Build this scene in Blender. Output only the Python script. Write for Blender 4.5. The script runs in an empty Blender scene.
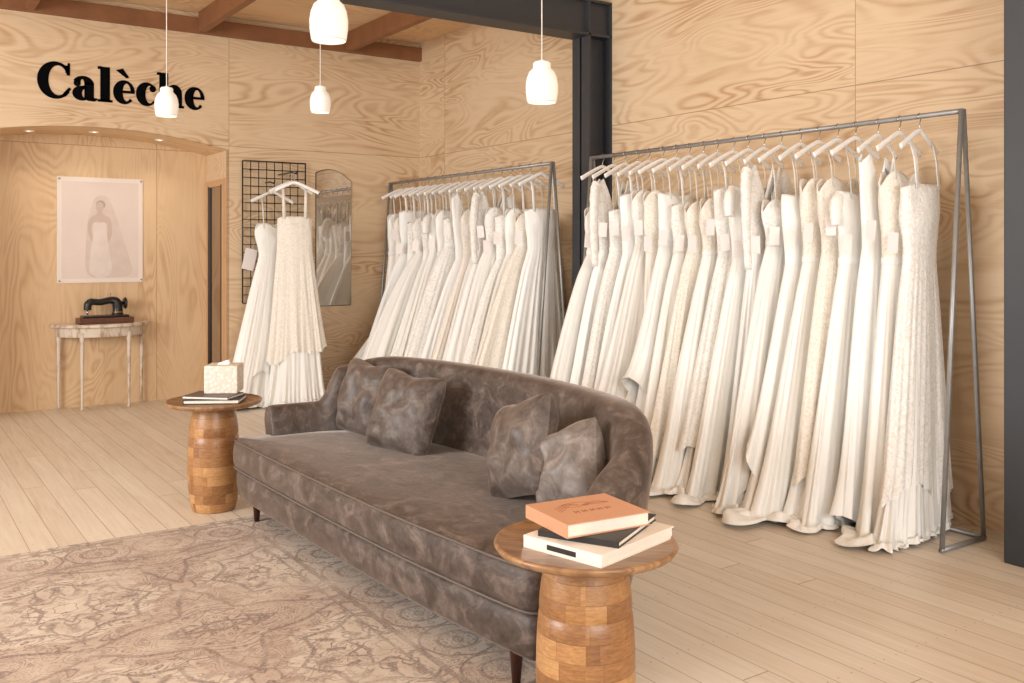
import bpy, math, random
from mathutils import Vector, Matrix, noise
R = random.Random(11)
COL = bpy.context.scene.collection
PI = math.pi
bpy.context.scene.view_settings.view_transform = 'Standard'

# ------------------------------------------------------------------ helpers
def c(r, g, b):
    f = lambda v: (v/255/12.92) if v/255 <= .04045 else ((v/255+.055)/1.055)**2.4
    return (f(r), f(g), f(b), 1.0)

class G:
    def __init__(s, name, rough=.5, metal=0, **kw):
        s.m = bpy.data.materials.new(name); s.m.use_nodes = True
        s.nt = s.m.node_tree; s.b = s.nt.nodes['Principled BSDF']
        s.b.inputs['Roughness'].default_value = rough
        s.b.inputs['Metallic'].default_value = metal
        for k, v in kw.items():
            s.b.inputs[k.replace('_', ' ')].default_value = v
    def n(s, t, **ins):
        nd = s.nt.nodes.new('ShaderNode'+t)
        for k, v in ins.items():
            s.set(nd.inputs[k.replace('_', ' ')], v)
        return nd
    def set(s, inp, v):
        if isinstance(v, bpy.types.NodeSocket): s.nt.links.new(v, inp)
        elif v is not None: inp.default_value = v
    def math(s, op, a, b=None, cc=None):
        nd = s.nt.nodes.new('ShaderNodeMath'); nd.operation = op
        for i, v in enumerate((a, b, cc)):
            if v is not None: s.set(nd.inputs[i], v)
        return nd.outputs[0]
    def coords(s):
        tc = s.n('TexCoord'); sp = s.n('SeparateXYZ', Vector=tc.outputs['Object'])
        return sp.outputs[0], sp.outputs[1], sp.outputs[2], tc.outputs['Object']
    def vec(s, x, y, z=0.0):
        return s.n('CombineXYZ', X=x, Y=y, Z=z).outputs[0]
    def noise(s, v, scale=5, detail=2, rough=.5, dist=0):
        return s.n('TexNoise', Vector=v, Scale=scale, Detail=detail, Roughness=rough, Distortion=dist).outputs['Fac']
    def ramp(s, f, stops):
        nd = s.n('ValToRGB', Fac=f); cr = nd.color_ramp
        while len(cr.elements) < len(stops): cr.elements.new(.5)
        for e, (p, col) in zip(cr.elements, stops):
            e.position = p; e.color = col if not isinstance(col, (int, float)) else (col, col, col, 1)
        return nd.outputs['Color']
    def below(s, v, a, w=.08):
        return s.ramp(v, [(max(0, a-w), 1.0), (min(1, a+w), 0.0)])
    def mix(s, f, a, b, mode='MIX'):
        nd = s.nt.nodes.new('ShaderNodeMixRGB'); nd.blend_type = mode
        s.set(nd.inputs[0], f); s.set(nd.inputs[1], a); s.set(nd.inputs[2], b)
        return nd.outputs[0]
    def color(s, v): s.set(s.b.inputs['Base Color'], v); return s
    def rough(s, v): s.set(s.b.inputs['Roughness'], v); return s
    def bump(s, h, strength=.3, dist=.01):
        nd = s.n('Bump', Height=h, Strength=strength, Distance=dist)
        s.set(s.b.inputs['Normal'], nd.outputs[0]); return s

def simple(name, col, rough=.5, metal=0, var=.06, scale=12, bump=0, **kw):
    g = G(name, rough, metal, **kw)
    x, y, z, o = g.coords()
    f = g.noise(o, scale, 3)
    dark = tuple(v*(1-var*2) for v in col[:3])+(1,)
    lite = tuple(min(1, v*(1+var)) for v in col[:3])+(1,)
    g.color(g.mix(f, dark, lite))
    if bump: g.bump(g.noise(o, scale*8, 2), bump, .002)
    return g.m

def mk(name, verts, faces, m=None, smooth=True, label=None):
    me = bpy.data.meshes.new(name); me.from_pydata([tuple(v) for v in verts], [], faces); me.update()
    o = bpy.data.objects.new(name, me); COL.objects.link(o)
    if m: me.materials.append(m)
    if smooth:
        for p in me.polygons: p.use_smooth = True
    if label: o['label'] = label
    return o

def join(*geos):
    V, F = [], []
    for v, f in geos:
        n = len(V); V += list(v); F += [tuple(i+n for i in q) for q in f]
    return V, F

def xf(geo, M):
    return [M @ Vector(v) for v in geo[0]], geo[1]

def gbox(x0, x1, y0, y1, z0, z1):
    v = [(x0,y0,z0),(x1,y0,z0),(x1,y1,z0),(x0,y1,z0),(x0,y0,z1),(x1,y0,z1),(x1,y1,z1),(x0,y1,z1)]
    f = [(0,3,2,1),(4,5,6,7),(0,1,5,4),(1,2,6,5),(2,3,7,6),(3,0,4,7)]
    return v, f

def box(name, x0, x1, y0, y1, z0, z1, m, bevel=0, label=None):
    v, f = gbox(x0, x1, y0, y1, z0, z1)
    o = mk(name, v, f, m, False, label)
    if bevel:
        b = o.modifiers.new('b', 'BEVEL'); b.width = bevel; b.segments = 3
    return o

def gloft(rings, cap=True):
    n = len(rings[0]); V = []; F = []
    for r in rings: V += [tuple(p) for p in r]
    for i in range(len(rings)-1):
        for j in range(n):
            k = (j+1) % n
            F.append((i*n+j, i*n+k, (i+1)*n+k, (i+1)*n+j))
    if cap:
        F.append(tuple(reversed(range(n)))); F.append(tuple((len(rings)-1)*n+j for j in range(n)))
    return V, F

def glathe(prof, n=40, cap=True):
    return gloft([[(r*math.cos(2*PI*j/n), r*math.sin(2*PI*j/n), z) for j in range(n)] for r, z in prof], cap)

def gtube(pts, r, n=10, flat=None, cap=True):
    pts = [Vector(p) for p in pts]; m = len(pts); rings = []
    T0 = (pts[1]-pts[0]).normalized()
    up = Vector((0,0,1)) if abs(T0.z) < .9 else Vector((0,1,0))
    N = T0.cross(up).normalized()
    for i, p in enumerate(pts):
        T = (pts[min(i+1, m-1)]-pts[max(i-1, 0)]).normalized()
        N = (N - T*N.dot(T)).normalized(); B = T.cross(N)
        rr = r[i] if isinstance(r, (list, tuple)) else r
        a, b = (rr, rr) if flat is None else (rr*flat[0], rr*flat[1])
        rings.append([p+N*a*math.cos(2*PI*j/n)+B*b*math.sin(2*PI*j/n) for j in range(n)])
    return gloft(rings, cap)

def thing(name, label, cat, loc=(0,0,0), rot=0, parts=(), group=None, world=False, rotation=None):
    e = bpy.data.objects.new(name, None); e.empty_display_size = .1; COL.objects.link(e)
    e.location = loc; e.rotation_euler = rotation if rotation else (0, 0, rot)
    e['label'] = label; e['category'] = cat
    if group: e['group'] = group
    for p in parts:
        if p.parent is None: p.parent = e
        if world: p.data.transform(Matrix.Translation(-Vector(loc)))
    return e

def top(o, label, cat, group=None):
    o['label'] = label; o['category'] = cat
    if group: o['group'] = group
    return o
def struct(o): o['kind'] = 'structure'; return o

# ------------------------------------------------------------------ materials
def plywood(name, axis, u0, light, dark, sheet=2.4, vertical=False, seam=True, gain=.68):
    g = G(name, .55)
    x, y, z, o = g.coords()
    u = x if axis in 'XC' else y
    v = z if axis != 'C' else y
    uu = g.math('SUBTRACT', u, u0)
    iu = g.math('FLOOR', g.math('DIVIDE', uu, sheet))
    vv = g.math('SUBTRACT', v, 2.42)
    iv = g.math('FLOOR', g.math('DIVIDE', vv, 2.44))
    id_ = g.math('ADD', g.math('MULTIPLY', iu, 3.7), g.math('MULTIPLY', iv, 9.1))
    if vertical: u, v = v, u
    vc = g.vec(g.math('MULTIPLY', u, .50), g.math('MULTIPLY', v, 2.0), id_)
    nz = g.noise(vc, 1.05, 2.0, .48, 1.1)
    band = g.math('SINE', g.math('MULTIPLY', nz, 125))
    band = g.math('POWER', g.math('MULTIPLY_ADD', band, .5, .5), 1.5)
    mod = g.noise(g.vec(u, g.math('MULTIPLY', v, 2), id_), 1.3, 3)
    band = g.math('MULTIPLY', band, g.ramp(mod, [(.36, .18), (.62, 1.0)]))
    streak = g.noise(g.vec(g.math('MULTIPLY', u, 3.5), g.math('MULTIPLY', v, 60), id_), 1.5, 3)
    tone = g.noise(g.vec(u, v, id_), .8, 3)
    fac = g.math('ADD', g.math('MULTIPLY', band, gain), g.math('ADD', g.math('MULTIPLY', g.math('SUBTRACT', streak, .45), .42), g.math('MULTIPLY', g.math('SUBTRACT', tone, .45), .55)))
    col = g.ramp(fac, [(0, light), (.5, tuple((a*.6+b*.4) for a, b in zip(light, dark))), (1, dark)])
    if seam:
        fu = g.math('ABSOLUTE', g.math('SUBTRACT', g.math('FRACT', g.math('ADD', g.math('DIVIDE', uu, sheet), .5)), .5))
        fv = g.math('ABSOLUTE', g.math('SUBTRACT', g.math('FRACT', g.math('ADD', g.math('DIVIDE', vv, 2.44), .5)), .5))
        sm = g.math('MAXIMUM', g.math('LESS_THAN', fu, .0011), g.math('LESS_THAN', fv, .0013))
        col = g.mix(g.math('MULTIPLY', sm, .55), col, c(120, 84, 58))
    g.color(col)
    return g.m

PLY_L, PLY_D = c(224, 198, 164), c(180, 134, 90)
M_plyX = plywood('plywood_back', 'X', 2.78, PLY_L, PLY_D)
M_plyY = plywood('plywood_side', 'Y', 3.46-2.4, PLY_L, PLY_D)
M_plyA = plywood('plywood_alcove', 'X', 2.3-2.4, c(219, 188, 149), c(179, 132, 87), vertical=True, gain=.5)
M_plyC = plywood('plywood_ceiling', 'C', .3, c(232, 202, 164), c(188, 140, 96), seam=False)
M_beamwood = simple('rafter_timber', c(144, 96, 62), .6, var=.2, scale=6)
M_steel = simple('painted_steel_charcoal', c(56, 58, 63), .5, var=.05)

def floor_mat():
    g = G('whitewashed_floorboards', .42)
    x, y, z, o = g.coords()
    w = .128
    ix = g.math('FLOOR', g.math('DIVIDE', x, w)); fx = g.math('FRACT', g.math('DIVIDE', x, w))
    wn = g.n('TexWhiteNoise', Vector=g.vec(ix, 0.0, 3.3)).outputs['Value']
    yy = g.math('ADD', y, g.math('MULTIPLY', wn, 4.0))
    iy = g.math('FLOOR', g.math('DIVIDE', yy, 3.3)); fy = g.math('FRACT', g.math('DIVIDE', yy, 3.3))
    w2 = g.n('TexWhiteNoise', Vector=g.vec(ix, iy, 1.0)).outputs['Value']
    grain = g.noise(g.vec(g.math('MULTIPLY', x, 26), g.math('MULTIPLY', y, 1.3), g.math('MULTIPLY', w2, 20)), 1.6, 4, .6, .6)
    wear = g.noise(o, 1.2, 3)
    f = g.math('ADD', g.math('MULTIPLY', w2, .20), g.math('ADD', g.math('MULTIPLY', grain, .6), g.math('MULTIPLY', wear, .3)))
    col = g.ramp(f, [(.3, c(229, 220, 206)), (.62, c(214, 200, 182)), (.95, c(184, 160, 136))])
    gap = g.math('MAXIMUM', g.math('LESS_THAN', fx, .032), g.math('LESS_THAN', fy, .0018))
    ny_ = g.math('SUBTRACT', g.math('FRACT', g.math('DIVIDE', y, .45)), .5)
    nx1 = g.math('ABSOLUTE', g.math('SUBTRACT', g.math('ABSOLUTE', g.math('SUBTRACT', fx, .5)), .28))
    nail = g.math('LESS_THAN', g.math('ADD', g.math('POWER', g.math('MULTIPLY', ny_, .45), 2.0), g.math('POWER', g.math('MULTIPLY', nx1, .118), 2.0)), .000012)
    col = g.mix(g.math('MULTIPLY', nail, .6), col, c(110, 84, 66))
    g.color(g.mix(g.math('MULTIPLY', gap, .65), col, c(124, 98, 78)))
    g.rough(g.math('MULTIPLY_ADD', grain, .3, .26))
    g.bump(g.math('SUBTRACT', 1.0, gap), .25, .003)
    return g.m
M_floor = floor_mat()

def velvet(name, base, lo, hi):
    g = G(name, .5, Sheen_Weight=.7, Sheen_Roughness=.33)
    g.b.inputs['Sheen Tint'].default_value = c(192, 177, 166)
    g.b.inputs['Specular IOR Level'].default_value = .38
    x, y, z, o = g.coords()
    st = g.vec(g.math('MULTIPLY', x, 1.3), g.math('MULTIPLY', y, .9), g.math('MULTIPLY', z, 1.3))
    a = g.noise(st, 8, 7, .66, 1.2); b = g.noise(o, 42, 4, .65, .5)
    f = g.math('ADD', g.math('MULTIPLY', a, .80), g.math('MULTIPLY', b, .22))
    g.color(g.ramp(f, [(.37, lo), (.52, base), (.67, hi)]))
    g.rough(g.math('MULTIPLY_ADD', a, .7, .15))
    g.bump(g.noise(st, 13, 5, .65, .6), .25, .009)
    return g.m
M_sofa = velvet('velvet_taupe', c(85, 73, 67), c(60, 51, 46), c(120, 106, 98))
M_cush = velvet('velvet_taupe_cushion', c(96, 85, 79), c(71, 61, 57), c(132, 120, 112))
M_cushl = velvet('velvet_silver_cushion', c(122, 112, 106), c(97, 87, 82), c(154, 144, 138))
M_darkwood = simple('dark_walnut_leg', c(62, 32, 24), .35, var=.15)

def wood_top():
    g = G('acacia_table_top', .3)
    x, y, z, o = g.coords()
    nz = g.noise(g.vec(g.math('MULTIPLY', x, 9), g.math('MULTIPLY', y, 1.2), z), 2.2, 3, .5, 1.0)
    ln = g.math('MULTIPLY_ADD', g.math('SINE', g.math('MULTIPLY', nz, 40)), .5, .5)
    f = g.math('ADD', g.math('MULTIPLY', ln, .3), g.math('MULTIPLY', nz, .6))
    g.color(g.ramp(f, [(.2, c(172, 134, 96)), (.5, c(144, 106, 72)), (.85, c(104, 72, 48))]))
    return g.m
M_ttop = wood_top()

def wood_blocks():
    g = G('acacia_blocks', .36)
    x, y, z, o = g.coords()
    ang = g.math('DIVIDE', g.math('ARCTAN2', y, x), 2*PI)
    zr = g.math('DIVIDE', z, .052); row = g.math('FLOOR', zr)
    wr = g.n('TexWhiteNoise', Vector=g.vec(row, 7.0, 0.0)).outputs['Value']
    ac = g.math('ADD', g.math('MULTIPLY', ang, 7), wr); colm = g.math('FLOOR', ac)
    wv = g.n('TexWhiteNoise', Vector=g.vec(row, colm, 0.0)).outputs['Value']
    grain = g.noise(g.vec(g.math('MULTIPLY', ang, 12), g.math('MULTIPLY', z, 60), wv), 2.5, 5, .65, .8)
    big = g.noise(o, 9, 3)
    f = g.math('ADD', g.math('MULTIPLY', wv, .28), g.math('ADD', g.math('MULTIPLY', grain, .55), g.math('MULTIPLY', big, .18)))
    col = g.ramp(f, [(.2, c(208, 164, 112)), (.45, c(172, 124, 78)), (.65, c(136, 92, 56)), (.9, c(90, 58, 36))])
    e = g.math('MAXIMUM', g.math('LESS_THAN', g.math('FRACT', zr), .04), g.math('LESS_THAN', g.math('FRACT', ac), .015))
    g.color(g.mix(g.math('MULTIPLY', e, .4), col, c(80, 50, 32)))
    return g.m
M_blocks = wood_blocks()

RX0, RX1, RY0, RY1 = -.7, 2.0, 1.2, 5.02
def rug_mat():
    g = G('distressed_rug', .95, Sheen_Weight=.1)
    x, y, z, o = g.coords()
    wob = g.noise(o, 9, 3)
    off = g.math('MULTIPLY', g.math('SUBTRACT', wob, .5), .035)
    xw = g.math('ADD', x, off); yw = g.math('ADD', y, off)
    p = g.math('PINGPONG', g.math('SUBTRACT', xw, .65), .46)
    q = g.math('PINGPONG', g.math('SUBTRACT', yw, 3.1), .52)
    v = g.vec(p, q, 0.0)
    r = g.math('SQRT', g.math('ADD', g.math('POWER', p, 2.0), g.math('POWER', q, 2.0)))
    ang = g.math('ARCTAN2', q, p)
    lobes = g.math('MULTIPLY', g.math('ABSOLUTE', g.math('SINE', g.math('MULTIPLY', ang, 4))), .06)
    rr = g.math('ADD', r, lobes)
    rings = g.below(g.math('ABSOLUTE', g.math('SINE', g.math('MULTIPLY', rr, 19))), .20, .08)
    petals = g.math('MULTIPLY', g.math('LESS_THAN', g.math('ABSOLUTE', g.math('SUBTRACT', rr, .25)), .035), g.below(g.math('ABSOLUTE', g.math('SINE', g.math('MULTIPLY', ang, 8))), .5, .15))
    m1 = g.noise(v, 8.0, 1.2, .5, .8)
    l1 = g.below(g.math('ABSOLUTE', g.math('SINE', g.math('MULTIPLY', m1, 30))), .34, .14)
    m2 = g.noise(v, 22, 1.5, .6, 1.0)
    t2 = g.ramp(m2, [(.52, 0.0), (.60, 1.0)])
    motif = g.math('MAXIMUM', g.math('MAXIMUM', g.math('MAXIMUM', l1, rings), petals), g.math('MULTIPLY', t2, .6))
    e = g.math('MINIMUM', g.math('MINIMUM', g.math('SUBTRACT', x, RX0), g.math('SUBTRACT', RX1, x)),
               g.math('MINIMUM', g.math('SUBTRACT', y, RY0), g.math('SUBTRACT', RY1, y)))
    def line(d, w): return g.math('LESS_THAN', g.math('ABSOLUTE', g.math('SUBTRACT', e, d)), w)
    lines = g.math('MULTIPLY', g.math('MAXIMUM', g.math('MAXIMUM', line(.05, .013), line(.10, .006)), g.math('MAXIMUM', line(.36, .013), line(.42, .007))), .85)
    inb = g.math('MULTIPLY', g.math('GREATER_THAN', e, .10), g.math('LESS_THAN', e, .37))
    bx = g.math('PINGPONG', xw, .15); by = g.math('PINGPONG', yw, .15)
    br = g.math('SQRT', g.math('ADD', g.math('POWER', bx, 2.0), g.math('POWER', by, 2.0)))
    bring = g.below(g.math('ABSOLUTE', g.math('SINE', g.math('MULTIPLY', br, 44))), .25, .1)
    m3 = g.noise(g.vec(bx, by, 0.0), 12, 1.5, .5, 1.2)
    bm = g.math('MAXIMUM', g.math('MULTIPLY', g.below(g.math('ABSOLUTE', g.math('SINE', g.math('MULTIPLY', m3, 26))), .42, .15), .8), bring)
    mot = g.mix(inb, motif, bm)
    mot = g.math('MAXIMUM', mot, lines)
    wear = g.noise(o, 3.0, 5, .65); fine = g.noise(o, 90, 3, .75)
    dn = g.math('MULTIPLY', g.ramp(wear, [(.34, .34), (.54, 1.0)]), g.ramp(fine, [(.34, .35), (.58, 1.0)]))
    fac = g.math('MULTIPLY', g.math('MULTIPLY', mot, dn), .92)
    base = g.ramp(g.noise(o, 5.0, 4, .6), [(.35, c(190, 171, 154)), (.65, c(212, 198, 182))])
    fld = g.math('GREATER_THAN', rr, .40)
    base = g.mix(g.math('MULTIPLY', g.math('MULTIPLY', fld, dn), .5), base, c(160, 127, 111))
    col = g.mix(fac, base, c(108, 86, 77))
    col = g.mix(g.math('MULTIPLY', fine, .22), col, c(144, 123, 110))
    g.color(col); g.bump(fine, .5, .004)
    return g.m
M_rug = rug_mat()

def fabric(name, col, rough, bump=.12, lace=0, sheen=.15):
    g = G(name, rough, Sheen_Weight=sheen)
    x, y, z, o = g.coords()
    n1 = g.noise(o, 3, 3)
    dk = tuple(v*.97 for v in col[:3])+(1,)
    cc = g.mix(n1, dk, col)
    if lace:
        w = g.noise(o, 11*lace, 2, .5, .8)
        l = g.math('MULTIPLY_ADD', g.math('SINE', g.math('MULTIPLY', w, 50)), .5, .5)
        vor = g.n('TexVoronoi', Vector=o, Scale=46*lace).outputs['Distance']
        h = g.math('ADD', g.math('MULTIPLY', l, .7), g.math('MULTIPLY', vor, .7))
        tan = (col[0]*.87, col[1]*.83, col[2]*.79, 1)
        cc = g.mix(g.ramp(h, [(.25, 1.0), (.75, 0.0)]), cc, tan)
        g.bump(h, .5, .003)
    else:
        g.bump(g.noise(g.vec(g.math('MULTIPLY', x, 2.2), g.math('MULTIPLY', y, 2.2), g.math('MULTIPLY', z, .55)), 7, 5, .6, .6), bump*1.5, .03)
    g.color(cc)
    return g.m
F_satin = fabric('ivory_satin', c(247, 245, 240), .34, .18)
F_crepe = fabric('white_crepe', c(251, 251, 249), .6, .12)
F_blush = fabric('blush_satin', c(244, 236, 227), .4, .18)
F_lace = fabric('ivory_lace', c(249, 247, 243), .7, lace=1.1)
F_lace2 = fabric('champagne_lace', c(246, 240, 230), .7, lace=1.6)
F_tulle = fabric('soft_tulle', c(246, 243, 238), .8, .15, sheen=.3)
M_hanger = simple('white_painted_wood', c(255, 255, 254), .4, var=.0)
M_chrome = simple('chrome_wire', c(190, 190, 190), .25, 1, var=.03)
M_pipe = simple('galvanised_pipe', c(160, 159, 158), .42, .5, var=.12, scale=20)
M_tag = simple('card_tag', c(246, 238, 236), .6, var=.02)
M_black = simple('black_enamel', c(18, 18, 19), .3, var=.05)
M_sign = simple('black_sign_paint', c(14, 14, 15), .9, var=.02)
M_sign.node_tree.nodes['Principled BSDF'].inputs['Specular IOR Level'].default_value = 0
M_white = simple('white_ceramic', c(244, 240, 236), .4, var=.02)
M_paper = simple('book_pages', c(236, 226, 212), .8, var=.05, scale=60)
M_glass = simple('mirror_glass', c(215, 210, 204), .03, 1, var=.01)
M_dglass = simple('door_mirror_glass', c(170, 160, 150), .05, 1, var=.02)

# ------------------------------------------------------------------ room
struct(box('floor', -4, 4.9, -3, 10.6, -.1, 0, M_floor))
XR, YB, YA = 4.8, 8.78, 9.48
CE = 3.62
struct(box('wall_right', XR, XR+.1, -3, YB+.1, 0, CE, M_plyY))
def arch(x): return 2.515-.13*((x-1.66)/1.12)**2
def prism(x0, x1, a0, a1, b0, b1, y0, y1):
    v = [(x0,y0,a0),(x1,y0,a1),(x1,y1,a1),(x0,y1,a0),(x0,y0,b0),(x1,y0,b1),(x1,y1,b1),(x0,y1,b0)]
    return v, [(0,3,2,1),(4,5,6,7),(0,1,5,4),(1,2,6,5),(2,3,7,6),(3,0,4,7)]
gs = [gbox(-4, .54, YB, YB+.08, 0, CE), gbox(2.78, 4.8, YB, YB+.08, 0, CE)]
NA = 28
for i in range(NA):
    a = .54+2.24*i/NA; b = .54+2.24*(i+1)/NA
    gs.append(prism(a, b, arch(a), arch(b), CE, CE, YB, YB+.08))
struct(mk('wall_back', *join(*gs), M_plyX, False))
gs = []
for i in range(NA):
    a = .54+2.24*i/NA; b = .54+2.24*(i+1)/NA
    gs.append(prism(a, b, arch(a), arch(b), arch(a)+.05, arch(b)+.05, YB+.08, YA))
struct(mk('ceiling_alcove', *join(*gs), M_plyC, False))
struct(box('wall_alcove_back', .44, 2.86, YA, YA+.08, 0, 2.6, M_plyA))
struct(box('wall_alcove_right', 2.78, 2.86, YB+.08, YA, 0, 2.6, M_plyY))
struct(box('wall_alcove_left', .44, .54, YB+.08, YA, 0, 2.6, M_plyY))
struct(box('ceiling', -4, 4.9, -3, 8.9, CE, CE+.08, M_plyC))
struct(box('trim_wall_plate', -4, 4.8, YB-.05, YB, 3.43, 3.57, M_beamwood, .004))
for i, x in enumerate((-.35, 1.1, 2.52, 3.97)):
    struct(box('trim_rafter_%d' % (i+1), x-.035, x+.035, 5.9, YB-.05, 3.44, CE, M_beamwood, .004))
def hsec_col(x0, x1, y0, y1, z0, z1, t=.016):
    return join(gbox(x0, x0+t, y0, y1, z0, z1), gbox(x1-t, x1, y0, y1, z0, z1), gbox(x0, x1, (y0+y1)/2-t/2, (y0+y1)/2+t/2, z0, z1))
struct(mk('trim_steel_column', *hsec_col(4.57, 4.8, 5.66, 5.87, 0, 3.36), M_steel, False))
struct(mk('trim_steel_beam', *join(gbox(-4, 4.8, 5.66, 5.87, 3.10, 3.12), gbox(-4, 4.8, 5.66, 5.87, 3.36, 3.38), gbox(-4, 4.8, 5.70, 5.72, 3.12, 3.36)), M_steel, False))
struct(box('trim_column_end', 4.35, 4.8, 1.6, 2.34, 0, CE, M_steel, .006))
M_dframe = simple('mirror_back_board', c(58, 42, 34), .4)
M_lframe = simple('light_wood_frame', c(206, 164, 122), .45, var=.08)
dr = struct(mk('door_1', *join(gbox(2.755, 2.78, 8.87, 8.93, 0, 2.12), gbox(2.755, 2.78, 9.34, 9.40, 0, 2.12), gbox(2.755, 2.78, 8.93, 9.34, 2.06, 2.12), gbox(2.755, 2.78, 8.93, 9.34, 0, .1)), M_lframe, False))
dg = box('door_glass', 2.768, 2.779, 8.93, 9.34, .1, 2.06, M_dglass); dg.parent = dr
dv = mk('door_gasket', *join(gbox(2.75, 2.769, 8.925, 8.945, .1, 2.07), gbox(2.75, 2.769, 9.325, 9.345, .1, 2.07)), M_dframe, False); dv.parent = dr
def wtop(x):
    t = (x-3.64)/.37
    return 2.17+.10*math.sin(PI*(.12+.80*t))-.06*t
out = [(3.64, .90), (4.01, .90)]+[(4.01-.37*i/20, wtop(4.01-.37*i/20)) for i in range(21)]
def plate(pts, y0, y1):
    n = len(pts); V = [(x, y0, z) for x, z in pts]+[(x, y1, z) for x, z in pts]
    return V, [tuple(range(n)), tuple(reversed(range(n, 2*n)))]+[((i+1) % n, i, n+i, n+(i+1) % n) for i in range(n)]
loc = (3.825, YB, .9)
mf = mk('mirror_face', *plate(out, YB-.014, YB-.006), M_glass, False)
cx, cz = 3.825, 1.55
mb = mk('mirror_backing', *plate([(cx+(x-cx)*1.03, cz+(z-cz)*1.01) for x, z in out], YB-.006, YB-.001), M_dframe, False)
thing('wall_mirror', 'tall frameless wall mirror with curved top on plywood', 'mirror', loc, parts=[mf, mb], world=True)

rug = box('rug', RX0, RX1, RY0, RY1, 0, .012, M_rug, .004)
top(rug, 'distressed beige rug with faded brown oriental pattern', 'rug')

M_emit = G('lamp_glow', .5); M_emit.b.inputs['Emission Color'].default_value = c(255, 240, 220); M_emit.b.inputs['Emission Strength'].default_value = 6; M_emit = M_emit.m
for x in (1.15, 1.68, 2.25):
    z = arch(x)
    thing('downlight', 'small round recessed downlight in the arched alcove ceiling', 'ceiling light', (x, 9.15, z), parts=[
        mk('trim_ring', *glathe([(.045, .004), (.045, -.006), (.03, -.008), (.028, .0)], 24), M_white),
        mk('lamp', *glathe([(.027, -.002), (.02, -.004)], 20), M_emit)], group='alcove downlights')

# ------------------------------------------------------------------ sign
def ringsec(cx, cy, rx, ry, ix, iy, irx, iry, a0, a1, n=28):
    out = []
    for i in range(n):
        t0 = math.radians(a0+(a1-a0)*i/n); t1 = math.radians(a0+(a1-a0)*(i+1)/n)
        out.append([(cx+rx*math.cos(t0), cy+ry*math.sin(t0)), (cx+rx*math.cos(t1), cy+ry*math.sin(t1)),
                    (ix+irx*math.cos(t1), iy+iry*math.sin(t1)), (ix+irx*math.cos(t0), iy+iry*math.sin(t0))])
    return out
def rc(x0, x1, y0, y1): return [[(x0, y0), (x1, y0), (x1, y1), (x0, y1)]]
def disc(x, y, r, n=18): return [[(x+r*math.cos(2*PI*i/n), y+r*math.sin(2*PI*i/n)) for i in range(n)]]
def gl_C():
    return ringsec(.72, .76, .72, .79, .84, .76, .39, .63, 37, 323, 40)+[[(1.17, 1.0), (1.31, 1.0), (1.31, 1.53), (1.21, 1.53)], [(1.13, 1.10), (1.3, 1.0), (1.26, 1.4), (1.07, 1.43)], [(1.03, .23), (1.13, .08), (1.36, .44), (1.27, .51)]]
def gl_a():
    return (ringsec(.36, .30, .39, .32, .47, .30, .10, .18, 60, 300)+rc(.46, .86, .10, .78)+ringsec(.42, .70, .44, .35, .38, .69, .08, .21, 0, 158)
            +disc(.17, .73, .15)+[[(.46, .12), (.60, -.01), (.76, -.01), (.86, .12)], [(.70, -.01), (.88, -.02), (1.0, .05), (1.0, .13), (.80, .14)]]+[[(.34, .61), (.34, .47), (.5, .52), (.5, .66)]])
def gl_l(): return rc(.08, .49, 0, 1.53)+rc(-.03, .60, 0, .11)+[[(-.03, 1.42), (.14, 1.40), (.14, 1.55), (-.03, 1.53)]]
def gl_e(): return ringsec(.45, .5, .47, .53, .56, .5, .17, .39, 5, 320)+rc(.3, .91, .46, .58)
def gl_eg(): return gl_e()+[[(.10, 1.44), (.40, 1.54), (.68, 1.16), (.55, 1.12)]]
def gl_c(): return ringsec(.45, .5, .47, .53, .59, .5, .19, .39, 45, 320)+disc(.72, .76, .15)
def gl_h(): return (rc(.06, .46, 0, 1.53)+[[(-.05, 1.42), (.12, 1.40), (.12, 1.55), (-.05, 1.53)]]+rc(-.03, .56, 0, .11)+rc(.69, 1.09, 0, .66)+rc(.61, 1.18, 0, .11)
                     +ringsec(.73, .64, .36, .40, .58, .60, .12, .26, 0, 160))
letters = [(gl_C, 1.43), (gl_a, 1.04), (gl_l, .64), (gl_eg, .98), (gl_c, .95), (gl_h, 1.22), (gl_e, .92)]
tot = sum(a for _, a in letters); sx = 1.39/tot; sz = .2
xx = 0; parts = []
for i, (fn, adv) in enumerate(letters):
    V, F = [], []
    for poly in fn():
        n = len(V); m_ = len(poly)
        ar = sum(poly[k][0]*poly[(k+1) % m_][1]-poly[(k+1) % m_][0]*poly[k][1] for k in range(m_))
        if ar < 0: poly = poly[::-1]
        for yd in (0, .003):
            V += [((xx+p[0])*sx, -yd, p[1]*sz) for p in poly]
        F.append(tuple(n+k for k in reversed(range(m_)))); F.append(tuple(n+m_+k for k in range(m_)))
        for k in range(m_):
            k2 = (k+1) % m_
            F.append((n+k, n+k2, n+m_+k2, n+m_+k))
    parts.append(mk('letter', V, F, M_sign, False)); xx += adv
thing('wall_sign', 'large black serif lettering mounted on the plywood wall', 'sign', (1.165, YB-.001, 2.735), parts=parts)

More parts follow.
